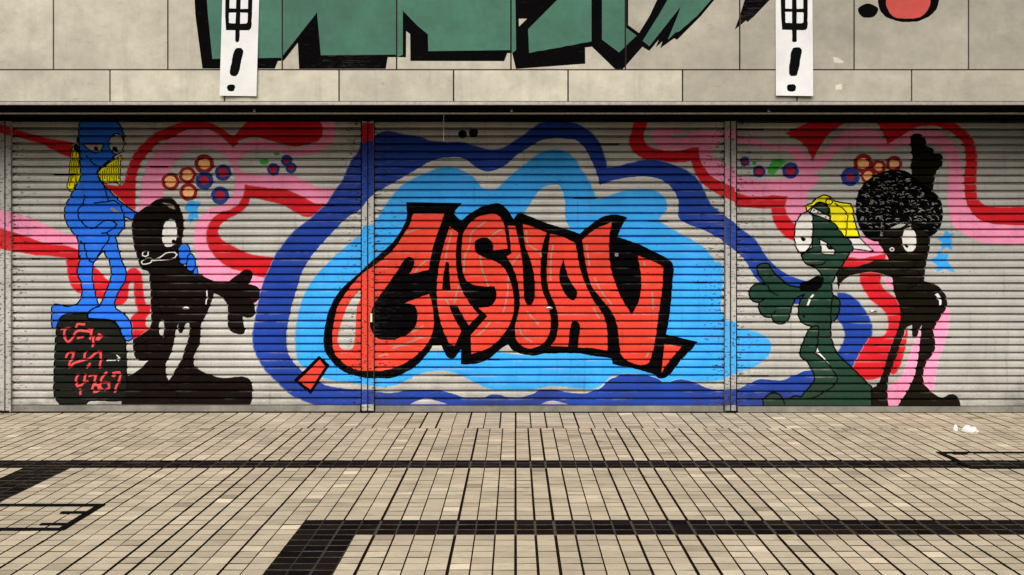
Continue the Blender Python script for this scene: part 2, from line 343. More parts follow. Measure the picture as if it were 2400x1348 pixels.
# --- dark blue cloud, light blue cloud
G.poly('dblue', 'G 625,1248! 440,1180 320,1080 210,970 150,870 120,800 108,700 125,590 150,450 190,290 250,150 310,20 F 320,1200 370,1130 450,1040 560,960 640,880 690,840 770,720 820,650 860,560 890,490 945,425 968,345! 1060,335! J 60,300 150,262 300,288 430,310 500,340 640,350 760,352 850,380 930,403 1010,408 1080,395 1150,350 1230,300 1320,230 1400,190 1500,178 K 100,185 200,215 280,265 330,320 370,390 395,470 415,553! 500,540 600,515 700,492 800,492 900,515 1000,555 1080,600 1130,650 1165,700 1195,770 1230,840 1290,890 1345,925! L 1350,1188!')
G.poly('bare', 'G 970,1122! 800,1110 700,1090 600,1050 540,1010 470,950 420,890 385,820 375,740 380,640 400,540 425,430 460,320 500,190 560,90 630,0 F 710,1090 780,1020 850,950 920,905 970,872! 1010,812 1055,765 J 50,758 150,700 250,645 380,570 480,510 570,475 700,465 780,480 830,520 890,560 950,580 1010,570 1090,530 1180,450 1260,400 1340,350 1400,328 1480,318 K 90,322 160,330 200,355 250,410 290,490 320,560 345,630 355,687! 420,660 500,640 620,622 720,618 800,630 880,665 940,730 975,800 978,880 975,930 990,960 1060,1000 1150,1030 1240,1075 1345,1135! L 1350,1062! 1230,1050 1130,1010 1050,980 970,965 900,990 850,985 780,950 680,940 580,932 500,950 430,980 370,1040 300,1070 200,1085 60,1070 Q 2080,450 1950,460 1850,500 1740,530 1570,530 1520,510 1450,500 1380,508 1320,535 1130,540 1060,525 950,490 820,460 640,452 450,455 350,478 250,480 90,475 G 1060,1130')
G.poly('bare', 'Q 490,612! 570,570 680,552 780,570 910,612!').poly('bare', 'Q 1960,612! 2010,585 2090,575 2170,585 2260,612!')
G.poly('lblue', 'G 700,1040 560,970 490,925 460,870 448,780 446,700 460,580 490,450 530,350 600,240 680,150 780,50 F 760,1250 830,1190 900,1130 960,1085 985,1015 1060,1000 1110,930 1150,860 1210,780 1280,700 J 370,640 480,590 580,555 680,552 760,580 830,620 870,660 900,705 960,728 1020,722 1070,680 1130,620 1200,560 1280,500 1340,450 1420,415 1500,410 1560,420 1620,460 1670,520 K 190,550 240,610 280,680 305,740 325,802! 400,785 500,750 620,725 740,722 800,740 860,780 885,830 880,880 850,920 818,960! 880,1010 980,1070 1060,1110 1150,1160 1220,1230 1270,1300 L 1290,50 1325,100 1318,300 1312,420 1350,512! 1440,530 1440,568 1520,585 1600,610 O 220,660 310,700 350,740 362,790 340,850 290,900 210,950 100,985 L 1350,958! 1340,975 1250,985 1170,988 1080,982 980,968 900,992 860,990 800,955 700,935 600,925 500,935 430,960 380,1010 300,1050 200,1045 100,1035 Q 2330,435 2220,410 2100,405 1980,418 1880,445 1750,452 1550,452 1400,440 1280,395 1180,350 1050,280 950,240 860,228 760,232 640,250 530,295 430,345 330,390 200,412 90,405 G 960,1078 850,1062')
G.poly('bare', 'J 1230,920! 1290,830 1340,760 1390,705 1470,682 1520,690 1550,750 1565,830 1568,950 1610,1040! 1500,1020 1300,950!')
G.poly('bare', 'H 405,1135! 440,1085! 505,1088! 518,1120!').poly('bare', 'H 880,1135! 935,1078 960,1082 1010,1135 1100,1160!')
# posts
G.mist = False
G.poly('red', 'F 962,200! 1062,200! 1062,335! 962,352!')
G.poly('dblue', 'F 962,352! 1062,335! 1062,758! 1010,810 962,882!')
G.poly('dblue', 'G 955,1125! 1072,1125! 1072,1240! 955,1240!')
G.poly('bare', 'K 1332,322! 1423,322! 1423,562! 1332,520!')
G.poly('pink', 'K 1332,250! 1423,250! 1423,322! 1332,322!').poly('pink', 'K 1332,518! 1423,562! 1423,706! 1332,670!')
G.poly('red', 'K 1332,670! 1423,706! 1423,818! 1332,780!').poly('bare', 'K 1332,780! 1423,818! 1423,985! 1332,922!')
G.poly('dblue', 'K 1332,922! 1423,985! 1423,1202! 1332,1140!').poly('dblue', 'L 1342,1052! 1443,1052! 1443,1180! 1342,1180!')
G.poly('dblue', 'M 60,972! 140,1045 230,1110 280,1180 O 330,80 400,150 470,200 540,235 650,272! 650,400! 600,447! 545,447! 400,330! 270,278! 230,230 180,140 130,72 60,15!')
G.poly('dblue', 'O 80,1128! 180,1080 250,1045 310,1038 400,1050 460,1045 550,1010 630,975 700,970 780,985! 780,1256! 80,1254!')
# --- big lettering
G.poly('black', 'H 262,127! 640,133! 600,175 585,205! 632,255! 680,210 740,170 800,145 870,132 910,145 950,185 985,240! 1010,205 1035,197 I 190,185 330,240 450,280 565,318! 620,270 700,215 780,195 865,215! 835,260 800,335! 900,370 1000,415 1110,470 1155,520 1150,620 1140,750 1125,870 1110,955! 1310,1000! 1270,1050 1200,1120 1140,1200 1100,1230 1060,1230 1035,1205! 900,1170 770,1145! 765,1105! 680,1095 550,1075 420,1075 330,1078 270,1090 200,1080 140,1055 110,1015! 60,1050 H 830,1175 760,1205 680,1218 632,1215! 632,1115! 590,1175 565,1182 540,1170 500,1090! 440,1090! 415,1135 340,1220 250,1275 180,1305 80,1310 0,1308 G 930,1020 850,990 770,940 710,870 675,810 668,720 680,620 700,530 740,430 800,340 870,270 960,190 1040,115 H 100,465 170,400 220,330 258,260 268,200')
G.poly('orange', 'H 310,200! 290,270 250,340 190,430 130,490 60,545 G 980,205 900,290 830,380 780,470 755,570 740,660 738,740 750,820 790,880 860,940 950,970 1050,975 1150,970 H 220,1225 300,1180 380,1110 425,1040 448,960 445,860 430,780 418,742! 340,770 255,805! 310,815 335,850 340,900 325,960 280,1010 200,1045 130,1053 70,1040 30,990 18,920 35,840 80,760 140,680 200,590 250,515 290,492 320,520 312,560 285,605! 350,595 415,578! 430,490 455,390 490,290 522,200!')
G.poly('orange', 'H 555,288! 612,330! 600,420 598,520 605,600 630,700 680,790 750,885! 685,955! 650,900 605,815! 550,820! 580,890 635,995! 590,1090! 560,1085! 510,980 480,860 470,740 475,620 495,500 525,390')
G.poly('black', 'H 530,530! 550,530! 556,620 562,720! 505,716! 514,610')
G.poly('orange', 'H 640,400 650,330 690,270 750,225 830,205 880,215 915,260 930,330 945,440! 850,450! 845,400 815,370 770,365 730,385 722,420 740,470 800,500 870,530 930,580 970,680 988,790 980,890 940,980 880,1060 800,1115 700,1150! 697,1020! 810,890! 750,835! 820,830 860,790 872,740 855,690! 780,690 710,680 660,640 640,560 635,480')
G.poly('orange', 'I 110,268! 155,268! 180,380 200,500 207,650 215,740 245,772 270,750 280,690 275,580 250,480 220,400 207,300 205,258! 270,275 355,312! 330,380 318,480 315,600 330,690 360,760 378,850 375,930 350,990 300,1030 240,1042 190,1020 160,980 155,900 175,820 185,740 170,620 140,530 100,460! 130,445! 125,380')
G.poly('orange', 'I 375,320! 450,335 535,375! 545,430 565,540 600,640 650,740 710,830 735,920 738,1055! 640,1040 550,1035! 560,960 565,900 550,876 515,876 500,930 490,1030! 380,1028! 415,970 428,880 415,790 370,680 355,590 358,480 368,390')
G.poly('black', 'I 460,475! 475,540 500,610 540,670 548,705 525,738 490,725 450,660 433,600 440,540')
G.poly('orange', 'I 580,355! 660,290 765,245! 750,340 748,430 760,540 795,650 840,750 893,830! 930,760 950,680 950,580 930,458! 1010,485 1090,525! 1085,650 1065,800 1045,950 1020,1080 990,1140 930,1145 860,1120 825,1080 812,1000 800,900 770,820 700,730 640,650 610,550 590,440')
G.poly('orange', 'I 1100,1012! 1205,1035! 1140,1110 1080,1195!')
G.poly('black', 'G 635,855! 715,930! 570,1160! 430,1050!').poly('orange', 'G 635,888! 682,940! 565,1120! 470,1055!')
G.poly('bare', 'G 960,335! 905,390 860,460 820,560 785,680 783,760 810,800 850,810 900,790 915,720 922,600 930,480 955,420')
for t_ in ('H 265,335 350,305 470,300', 'H 325,595 370,540 420,505', 'H 570,330 545,420 525,520', 'H 800,255 740,300 700,340 690,420 660,480 650,590', 'H 905,305 850,340 820,370',
           'H 760,490 775,580 800,650 815,690', 'H 620,690 600,740 590,800', 'H 525,770 550,810', 'H 950,630 945,740 915,870', 'H 1025,480 975,540', 'H 830,930 780,990 740,1020', 'H 380,960 300,1000',
           'H 380,1030 250,1080 170,1110', 'H 80,1160 140,1150', 'I 225,300 235,380 300,430 320,460', 'I 395,390 380,480 380,610', 'I 605,390 615,460 625,520', 'I 655,595 700,680 770,770',
           'I 230,810 300,890', 'I 185,920 200,960 260,1000', 'I 1020,690 1025,790', 'I 650,790 685,850', 'I 968,495 978,530', 'I 985,1095 1000,1070'):
    G.line('grey', 3.2, t_)
# --- blue figure on the stone
G.both('stone', 3.4, 'B 250,520 265,490 310,465 400,458 490,455 495,500 620,505 700,530 740,580 755,620 790,680! 795,800 797,1000 798,1090 770,1140 660,1145 520,1142 475,1170! 270,1170! 235,1120 222,1050 225,900 235,700 242,590')
for t_ in ('B 278,578 350,570', 'B 310,580 305,640 340,680 375,640 395,600 430,590 500,600', 'B 400,565 410,540 465,540', 'B 410,650 450,640', 'B 490,575 520,580 510,650', 'B 535,640 530,715', 'B 560,660 580,620 598,630 575,660',
           'B 320,800 340,760 375,765 370,800 345,850 345,880 380,850 430,830 500,810 540,775 580,755 595,780 585,880', 'B 470,755 465,800', 'B 480,880 510,850', 'B 410,935 395,990 410,1025 440,1020 465,980 470,935', 'B 490,990 455,1000', 'B 430,1050 435,1095',
           'B 500,950 550,945 540,1010 525,1050 545,1075 580,1060 570,1020 540,1015', 'B 640,920 600,970 590,1030 620,1060 660,1040 650,1000 610,1000', 'B 680,945 700,950', 'B 690,925 740,920 745,960 720,1020 705,1075'):
    G.line('script', 5.2, t_)
G.line('white', 3.2, 'B 640,825 700,822 738,805').line('white', 2.4, 'B 722,785 742,803 728,828').line('white', 1.6, 'B 250,1060 495,1062')
G.both('yellow', 2.6, 'A 425,250! 410,350 370,390 355,480 345,600 325,700! 345,735 365,742! 400,680 437,640! 430,560 420,440 400,380')
G.both('yellow', 2.6, 'A 562,600! 600,552! 755,452! 748,560 745,692! 700,665 610,675!')
for i in range(9):
    x = 588 + i * 18; G.line('black', 1.9, f'A {x},{590 - i * 13} {x + 3},{668 - (i % 3) * 16}')
for i in range(5):
    x = 362 + i * 13; G.line('black', 1.9, f'A {x + 12},{430 + (i % 2) * 40} {x},{560} {x - 16},{690 - (i % 3) * 30}')
BL = 'A 425,200 500,150 620,140 720,180 770,270 775,360 740,430 700,460 600,545! 565,590 600,670 630,700 750,820 860,895 890,905! 840,965! 785,940 780,1010 740,1070 710,1092! 730,1180 760,1290 B 775,70 795,130 785,200 740,270 715,330 700,380 720,420 790,470 830,530 840,600 840,660 810,672 780,655 755,610 740,570 700,520 620,500 495,495! 500,440 580,397! 610,340 650,240 675,160 665,60 640,10 A 612,1208! 540,1290 B 530,90 528,170 545,270 570,370 582,392! 500,440 492,457! 400,458 310,465 265,500 245,572! 220,572 207,560 207,405 230,382 265,385 320,400 380,390 420,365 440,320 445,260 430,190 405,135 415,80 430,0 A 420,1260 418,1150 400,1100 340,1020 310,950 310,870 350,780 400,690 430,620 430,500 425,400'
G.both('blue', 3.3, BL)
G.ell('black', 'A', 402, 402, 24, 30)
G.both('bare', 3, 'A 445,362! 612,362! 600,400 550,435 500,410').ell('black', 'A', 555, 400, 17)
G.ell('black', 'A', 716, 362, 64, 88).ell('bare', 'A', 716, 362, 55, 78).ell('black', 'A', 704, 403, 20)
for t_ in ('A 480,455 530,510 590,545 650,510 705,458', 'A 465,770 455,830 415,880 415,930 450,990 510,1030 560,1015 610,975 650,965 700,980 722,1000 690,1030 640,1065 600,1068', 'A 540,828 640,820 690,808 740,840 770,900 780,970',
           'A 620,700 640,770 655,810', 'A 640,1070 660,1110 600,1200 540,1290 500,1285 480,1240 465,1170 430,1130'):
    G.line('black', 3.2, t_)
G.line('grey', 5.5, 'A 680,872 735,905')
# --- black figure left
G.poly('umber', 'D 50,920! 100,885 170,840 240,795 310,782 360,800 400,850 430,920 440,1000 435,1080 425,1140 445,1240! E 500,130 600,200 640,215 700,245 780,275 850,272 900,240 970,190 1010,172 1048,195 1050,240 1020,290! 1080,305 1108,340 1100,410 1060,440! 1073,510 1050,550 1010,558 975,545! 980,610 995,650 985,680 940,688 880,665 855,620 855,540 850,450 800,390 750,365! 735,400 700,500 650,600 640,680 635,760 600,830 585,880 595,935 650,975 750,1020 830,1030 900,1025 980,1020 1030,1045 1050,1100 1048,1190 1035,1242! 15,1242! 15,1215! 50,1180 55,1100 60,1020! 150,970 225,895! 150,895 120,860 105,780 110,725! 190,680 235,640 250,600 250,520 245,420 245,330 235,250 230,190 175,170 150,120 D 95,1348 70,1250 45,1150 30,1060 30,990')
G.poly('bare', 'E 335,570 312,610 318,680 340,712! 352,650 348,590').poly('bare', 'E 465,602! 450,640 435,720 420,800 390,870 368,920 368,1000 390,1052! 440,970 490,880 520,790 548,700 552,598! 530,600 510,640 495,675 475,680 460,650')
for t_ in ('E 250,330 300,400 330,540', 'E 480,190 640,270 735,340', 'E 110,780 200,740 330,720', 'E 215,740 220,880', 'E 140,1000 200,1080 300,1050 340,1090 440,1060 460,1180', 'D 45,1150 90,1300', 'E 290,760 310,800'):
    G.line('black', 2.6, t_)
G.poly('white', 'D 290,990 310,960 340,955 370,980 385,1040 382,1110 360,1160 325,1175 290,1165 270,1120 272,1050').ell('black', 'D', 360, 1132, 17)
G.poly('grey', 'D 270,825! 320,830 360,845 372,878! 330,865')
G.line('white', 2.4, 'D 105,1295 125,1270 180,1265 185,1290 150,1310 115,1310', True).line('white', 2.4, 'D 250,1260 300,1225 370,1218 388,1235 370,1262 300,1275 200,1282 185,1278', True)
G.line('white', 2.4, 'D 137,1208 158,1220 158,1242 137,1252 116,1242 116,1220', True)
G.line('white', 2.6, 'E 686,340 692,390 682,445')
G.both('blue', 2.8, 'D 398,1190 420,1155 450,1148 482,1175 492,1220 E 555,60 520,130 480,125 465,60').both('blue', 2.8, 'E 545,60 570,50 595,90 598,150 570,190 530,170 530,120').both('blue', 2.6, 'E 600,150 620,180 614,218 580,210 585,190')
# --- black figure right
G.poly('olive', 'N 600,600! 585,530 600,490 590,380 590,310 630,278 680,290 710,340 718,385! 760,395 780,440! 825,440 843,480 830,545 790,575! 775,660 765,740 800,900 760,1080! 745,1095! 735,1200 P 715,100 700,200 695,265! 740,275 800,305 860,370 875,440 860,500 800,590 770,660 785,760 770,830 720,900 690,980 690,1060 720,1110 790,1170 840,1185 890,1160 940,1165 970,1200 990,1268! 480,1268! 530,1180 580,1100 620,1000 650,850 665,720 675,613! 660,640 640,700 615,718 598,690 600,612! 560,630 540,670 480,850 420,1010 405,1130 415,1268! 280,1268! 285,1110! 330,1080 370,980 410,850 450,740 500,600 505,510 490,440 460,370 445,290 440,240 350,205 260,195 190,205 100,230 40,280 15,340! 0,200! 40,160! 150,155 230,132 330,102 430,97! N 420,1282 370,1200 330,1132! 400,1040 560,980')
G.poly('black', 'N 155,860 165,770 210,690 270,630 350,590 430,568 520,570 590,600 680,670 770,740 820,800 840,880 835,980 800,1050 750,1092! 700,1060 640,1010 560,995 470,1005 400,1050 360,1115 310,1132 240,1100 190,1030 160,950')
rr = random.Random(5); k_ = 0
while k_ < 230:
    x, y = rr.uniform(165, 830), rr.uniform(590, 1110)
    if ((x - 440) / 270)**2 + ((y - 850) / 265)**2 > 1 and not (((x - 700) / 125)**2 + ((y - 910) / 150)**2 < 1): continue
    if y > 1010 and 400 < x < 700: continue
    k_ += 1; a = rr.uniform(-.5, .5) + (1.4 if rr.random() < .25 else 0); L = rr.uniform(7, 19); b = L * .4
    P3 = [(-L, 0), (0, -b), (L, 0)]
    P3 = [(x + p * math.cos(a) - q * math.sin(a), y + p * math.sin(a) + q * math.cos(a)) for p, q in P3]
    G.line('curl', rr.uniform(.7, 1.2), 'N ' + ' '.join(f'{p:.1f},{q:.1f}' for p, q in P3))
G.poly('white', 'N 522,1120 530,1060 555,1028 585,1022 615,1045 632,1100 632,1160 610,1205 580,1220 550,1205 530,1170').ell('black', 'N', 558, 1168, 14)
G.line('white', 2.2, 'N 440,1182 453,1190 453,1202 440,1208 427,1202 427,1190', True)
G.poly('white', 'P 778,375! 800,362 825,400 830,450 815,462! 805,410').line('black', 2.6, 'N 590,600 600,700').line('black', 2.6, 'P 440,130 480,170 530,182 600,160 640,110').line('black', 2.6, 'P 630,150 670,240 640,290 560,330')
# --- green figure
GR = 'M 690,925! 830,960 920,1040 990,1130 1012,1192! 950,1280 915,1340 O 900,170 860,250 840,300 850,378! 890,400 905,450 895,520 860,580 835,600 835,700 850,760 890,840 960,910 1040,990 1110,1060 1157,1102! 1157,1256! 300,1256! 300,1210 330,1170 380,1150 430,1165 455,1200 510,1190 540,1175 600,1180! 640,1130 690,1070 705,1020 680,960 640,895! 600,870 590,835 610,760 650,670 680,625! 620,600 585,560 578,480 600,400 630,367! 580,390 540,430 515,520 490,580 450,602 395,595 360,550! 320,552 280,520 262,470 265,435! 220,425 192,390 190,340 220,300 260,290 325,297! 275,235 250,175 262,140 300,125 345,135 380,190 440,250 500,295 580,315! 640,345 720,338! 760,300 770,240 740,190 710,155! 650,140 620,110 595,50 M 600,1240 690,1180!'
G.both('dgreen', 3.6, GR)
G.poly('white', 'O 725,778! 720,835! 760,860 830,940 862,985! 790,880 745,830')
for t_ in ('O 682,628 735,622 735,700 725,790 715,840 780,890 850,970 885,1030 870,1080 800,1130 720,1180 650,1200', 'O 850,380 835,480 835,600', 'O 335,300 360,350 420,382', 'O 260,440 320,400', 'O 360,545 400,500', 'O 655,138 720,140 770,135 795,115', 'O 455,1200 470,1240'):
    G.line('black', 3.2, t_)
G.line('white', 4.6, 'O 692,378 665,415 648,458').ell('black', 'O', 620, 545, 10)
G.poly('black', 'O 583,310 610,270 650,265 700,235 755,226 768,260 760,300 720,338 640,348 590,342')
G.both('white', 3.4, 'M 548,1060 556,990 590,930 630,900 670,905 690,940 692,1060 680,1150 640,1210 600,1225 570,1200 550,1140').ell('black', 'M', 617, 1112, 18)
G.both('white', 3.4, 'M 742,1110! 800,1140 880,1217! 860,1238 770,1230 755,1180').poly('black', 'M 800,1150! 850,1195 815,1195! 800,1175')
G.both('white', 3.0, 'M 960,1103! 1062,1105! 1172,1212! 1012,1190! 990,1130')
G.both('yellow', 3.4, 'M 640,850 680,830 740,780 790,768 840,790 862,815 990,835 1005,860 1020,960 1062,1098! 945,1102! 870,1000 828,962! 825,890 800,840 740,822 690,858 642,898!')
G.both('dgreen', 2.6, 'M 700,860! 750,828 800,850 824,935!').both('white', 2.6, 'M 690,865! 822,935! 822,967! 668,903!').both('yellow', 2.6, 'M 792,818 808,798 836,800 850,820 832,838 806,838')
for x, y in ((700, 888), (730, 902), (760, 918), (793, 940)): G.ell('black', 'M', x, y, 7)
G.line('black', 2.8, 'M 865,832 910,860 960,910 965,960 952,1095')
# black blots under the soffit
G.ell('black', 'J', 755, 285, 34).ell('black', 'J', 842, 272, 36)

# ------------------------------------------------------------------ ground
def tile_mat(name, rgb, amp=.12):
    m, t, bs = newmat(name)
    at_ = N(t, 'ShaderNodeAttribute', attribute_name='tone')
    n1 = noise(t, 1.1, (1, 1, 1), 5, .6); n2 = noise(t, 22, (1, 3.5, 1), 5, .7, 4); n3 = noise(t, 160, (1, 1, 1), 2, .7, 9)
    v = math_n(t, 'MULTIPLY', ramp(t, n1, .3, .7, .84, 1.1), ramp(t, n2, .28, .72, .86, 1.1))
    v = math_n(t, 'MULTIPLY', v, ramp(t, n3, .3, .7, .9, 1.1)); v = math_n(t, 'MULTIPLY', v, at_.outputs['Fac'])
    cm = N(t, 'ShaderNodeVectorMath', operation='SCALE'); cm.inputs[0].default_value = lin(rgb); t.links.new(v, cm.inputs['Scale'])
    c = mixc(t, ramp(t, noise(t, 5, (1, 1, 1), 6, .7, 17), .57, .72, 0, .5), cm.outputs[0], tuple(x * .45 for x in lin(rgb)))
    t.links.new(c, bs.inputs['Base Color']); bs.inputs['Roughness'].default_value = .8; bs.inputs['IOR'].default_value = 1.12
    bump(t, bs, n2, .25, .002); return m
M_TILE = tile_mat('beige_paver', (198, 184, 160)); M_TDARK = tile_mat('dark_paver', (17, 13, 11))
M_JOINT = plain('joint_soil', (34, 29, 21), .95, 0, 60, .4)
M_SAND = plain('joint_sand', (74, 66, 54), .95, 0, 60, .5)
gw = 60
ground = mesh_obj('pavement', [(-gw, -gw, -.008), (gw, -gw, -.008), (gw, gw, -.008), (-gw, gw, -.008)], [(0, 1, 2, 3)], M_JOINT)
tag(ground, 'beige small-tile pavement with dark tile bands in front of the shutters', kind='structure')
D0 = FPX * CAMH
def fd(py): return D0 / (py - HY)           # distance on the floor for a photo row
rows = []                                     # (near y, far y, column pitch, band)
def add_rows(da, db, n, pitch, band):
    for i in range(n):
        a = da + (db - da) * i / n; b = da + (db - da) * (i + 1) / n
        rows.append((b - DIST, a - DIST, pitch, band))
add_rows(DIST - .02, fd(1004), 7, .1365, 0); add_rows(fd(1004), fd(1079), 13, .107, 0); add_rows(fd(1079), fd(1097), 3, .107, 1)
add_rows(fd(1097), fd(1219), 14, .107, 2); add_rows(fd(1219), fd(1253.3), 3, .107, 3); add_rows(fd(1253.3), fd(1253.3) - 1.712, 16, .107, 4)
rt = random.Random(3)
colj = {(p, c): (rt.uniform(-.0025, .0025), rt.choice((.0024, .0036, .005, .0066, .008))) for p in (.1365, .107) for c in range(-60, 62)}
tiles = []
for ri, (y0, y1, p, band) in enumerate(rows):
    n = int(5.6 / p)
    for c in range(-n, n):
        xl = c * p + colj[p, c][0] + colj[p, c][1] * .8; xr = (c + 1) * p + colj[p, c + 1][0] - colj[p, c + 1][1] * .8
        g_ = rt.uniform(.0012, .0030) * (1.8 if rt.random() < .12 else 1)
        dark = band == 1 or (band in (2, 3, 4) and -32 <= c < -29) or (band == 3 and c >= -11) or (band == 4 and -11 <= c < -8)
        tone = rt.gauss(1, .075) * (1.3 if rt.random() < .02 else (.72 if rt.random() < .02 else 1))
        tiles.append((xl, xr, y0 + g_, y1 - g_, rt.gauss(0, .0004), max(-.0009, min(.0009, rt.gauss(0, .0004))), max(-.0009, min(.0009, rt.gauss(0, .0004))), dark, tone * (rt.uniform(.6, 2.6) if dark else 1)))
def tile_geo(t):
    xl, xr, y0, y1, z, ta, tb, dk, tone = t; b = .0017
    V = []
    for ins, zz in ((0, -.03), (0, -b), (b, 0)):
        for x, y, sx, sy in ((xl + ins, y0 + ins, -1, -1), (xr - ins, y0 + ins, 1, -1), (xr - ins, y1 - ins, 1, 1), (xl + ins, y1 - ins, -1, 1)):
            V.append((x, y, zz if zz < -.01 else z + zz + ta * sx + tb * sy))
    F = [(8, 9, 10, 11)]
    for o in (0, 4):
        for i in range(4): j = (i + 1) % 4; F.append((o + i, o + j, o + 4 + j, o + 4 + i))
    return V, F
def tone_attr(me, vals):
    a = me.attributes.new('tone', 'FLOAT', 'FACE'); a.data.foreach_set('value', vals)
def vis_key(t):
    d = DIST + (t[2] + t[3]) / 2; px = HX + (t[0] + t[1]) / 2 * FPX / d; py = HY + D0 / d
    return d if (0 < px < 2400 and py < 1346) else 1e9
order = sorted(range(len(tiles)), key=lambda i: vis_key(tiles[i]))
near = set(order[:300])
for i in order[:300]:
    t = tiles[i]; V, F = tile_geo(t); cx, cy = (t[0] + t[1]) / 2, (t[2] + t[3]) / 2
    o = mesh_obj('paving_tile', [(x - cx, y - cy, z) for x, y, z in V], F, [M_TDARK if t[7] else M_TILE, M_SAND if t[7] else M_JOINT], ground, [0] + [1] * (len(F) - 1))
    o.location = (cx, cy, 0); tone_attr(o.data, [t[8]] * len(F))
V, F, MI, TN = [], [], [], []
for i, t in enumerate(tiles):
    if i in near: continue
    v, f = tile_geo(t); b = len(V); V += v; F += [tuple(q + b for q in ff) for ff in f]; MI += [int(t[7])] + [2 + int(t[7])] * (len(f) - 1); TN += [t[8]] * len(f)
tf = mesh_obj('paving_tile_field', V, F, [M_TILE, M_TDARK, M_JOINT, M_SAND], ground, MI); tone_attr(tf.data, TN); tf['kind'] = 'stuff'
xw = 5.6
for x0_, x1_, y0_, y1_ in ((-xw, xw, fd(1097) - DIST, fd(1079) - DIST), (-11 * .107, xw, fd(1253.3) - DIST, fd(1219) - DIST),
                           (-11 * .107, -8 * .107, -7, fd(1253.3) - DIST), (-32 * .107, -29 * .107, -7, fd(1097) - DIST)):
    sd_ = mesh_obj('joint_sand', [(x0_, y0_, -.006), (x1_, y0_, -.006), (x1_, y1_, -.006), (x0_, y1_, -.006)], [(0, 1, 2, 3)], M_SAND, ground)

# ------------------------------------------------------------------ building wall above and around the shutters
OV = -1.1                       # cladding plane; the shutters stand well back under the soffit
kc = (DIST + OV) / FPX
def cz(py): return CAMH + (HY - py) * kc
def cx_(px): return (px - HX) * kc
ZS = cz(245)                    # soffit height
wall = empty('shop_wall', (0, OV, 0), 'stone-clad shop wall above the painted shutters with green graffiti letters', 'wall')
XL, XR = -7.2, 7.6
def wbox(name, x0, x1, y0, y1, z0, z1, m, b=0): return box(name, x0, x1, y0 - OV, y1 - OV, z0, z1, m, wall, b)
wbox('wall_core', XL, XR, OV + .03, .9, ZS + .012, 6.6, M_JOINT)
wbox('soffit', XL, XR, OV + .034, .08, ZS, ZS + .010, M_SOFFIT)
wbox('bottom_trim', XL, XR, OV - .004, OV + .03, ZS - .002, cz(238.6), M_TRIM)
wbox('light_leak_block', XL, XR, .05, .12, -.01, ZS - .002, M_DARK)  # added black slab behind the shutters, keeps light from leaking through
Wt = Art()
Wt.poly('black', 'T 55,-300! 78,75! 150,605! 875,605! 905,530! 965,525! 1105,345! 1118,607! 1990,607! 2010,490! 2195,490! 2195,230! 2235,260! 2235,527! U 865,527! 895,450! 945,445! 985,607! 1680,557! 1675,395! 1745,382! 1980,612! 2050,612! 2255,385! 2325,428! V 135,450! 210,497! 320,365! 285,460! 365,385! 335,468! 500,350! 535,365! 815,90! 1100,-250!')
Wt.poly('bare', 'U 1012,103! 1095,103! 1012,182!').poly('bare', 'U 2110,-250! 2110,170! 2218,247! 2325,75! 2480,-250!')
Wt.poly('lgreen', 'T 205,75! 247,507! 940,495! 1270,75! 1500,-250! 180,-250!').poly('lgreen', 'T 1300,75! 1337,468! 2160,462! 2160,-250! 1270,-250!')
Wt.poly('lgreen', 'U 0,178! 97,260! 103,430! 985,418! 975,-250! -420,-250!').poly('lgreen', 'U 1240,75! 1103,210! 1115,445! 1400,395 1740,330! 1740,-250! 1560,-250!')
Wt.poly('lgreen', 'U 1848,-250! 1848,312! 2020,440! 2195,270! 2085,190! 2085,-250!').poly('lgreen', 'V 310,90! 130,380! 210,440! 490,90! 740,-230! 500,-230!').poly('lgreen', 'V 535,90! 430,365! 520,280 560,270 765,90! 1020,-200! 640,-200!')
Wt.poly('black', 'V 1265,90! 1210,245! 1345,140! 1355,165! 1435,90! 1640,-120! 1330,-120!')
Wt.poly('black', 'W 835,183 900,215 990,240 1110,250 1220,235 1330,183 1420,90 1440,-60 1300,-160 1000,-170 780,-60 770,90').poly('wred', 'W 930,183 1000,205 1090,212 1180,203 1250,183 1330,90 1340,-40 1240,-110 1020,-110 860,-30 860,90')
Wt.poly('black', 'W 570,183 620,200 670,200 720,183 760,100 640,40 530,100')
Wt.poly('paper', 'W 255,640! 300,650! 380,690! 360,712! 262,705!').poly('paper', 'W 282,960! 355,942! 355,1005! 280,1008!')
def cladding(py0, py1, joints, tone=1.0):
    g = 1.7
    for a, b in zip(joints[:-1], joints[1:]):
        x0, x1, y0, y1 = a + g, b - g, py0 + g * .9, py1 - g * .9
        v, f, col = Wt.cut(x0, x1, y0, y1)
        names = sorted(set(col)); P3 = [(cx_(x), 0, cz(y)) for x, y in v]
        used = sorted(set(f.ravel().tolist())); mp = {q: i for i, q in enumerate(used)}
        VV = [P3[q] for q in used]; FF = [tuple(mp[q] for q in t) for t in f.tolist()]; MI = [names.index(c) for c in col]
        # flip so that fronts face -y
        FF = [t[::-1] if ((VV[t[1]][0] - VV[t[0]][0]) * (VV[t[2]][2] - VV[t[0]][2]) - (VV[t[2]][0] - VV[t[0]][0]) * (VV[t[1]][2] - VV[t[0]][2])) < 0 else t for t in FF]
        bi = names.index('bare') if 'bare' in names else 0
        q = len(VV); c4 = [(cx_(x), yy, cz(y)) for yy in (0, .03) for x, y in ((x0, y0), (x1, y0), (x1, y1), (x0, y1))]
        VV += c4
        for i in range(4): j = (i + 1) % 4; FF.append((q + i, q + 4 + i, q + 4 + j, q + j)); MI.append(bi)
        o = mesh_obj('cladding_panel', VV, FF, [WALLP[n] for n in names], wall, MI); tn = tone * (.78 if (a + b) / 2 > 1480 else 1); o.color = (tn, tn, tn, tn)   # tone of the single panel, set by row and darker on the right
JA = [-411 + 268.1 * i for i in range(0, 13)]; JB = [-279 + 268.4 * i for i in range(0, 12)]
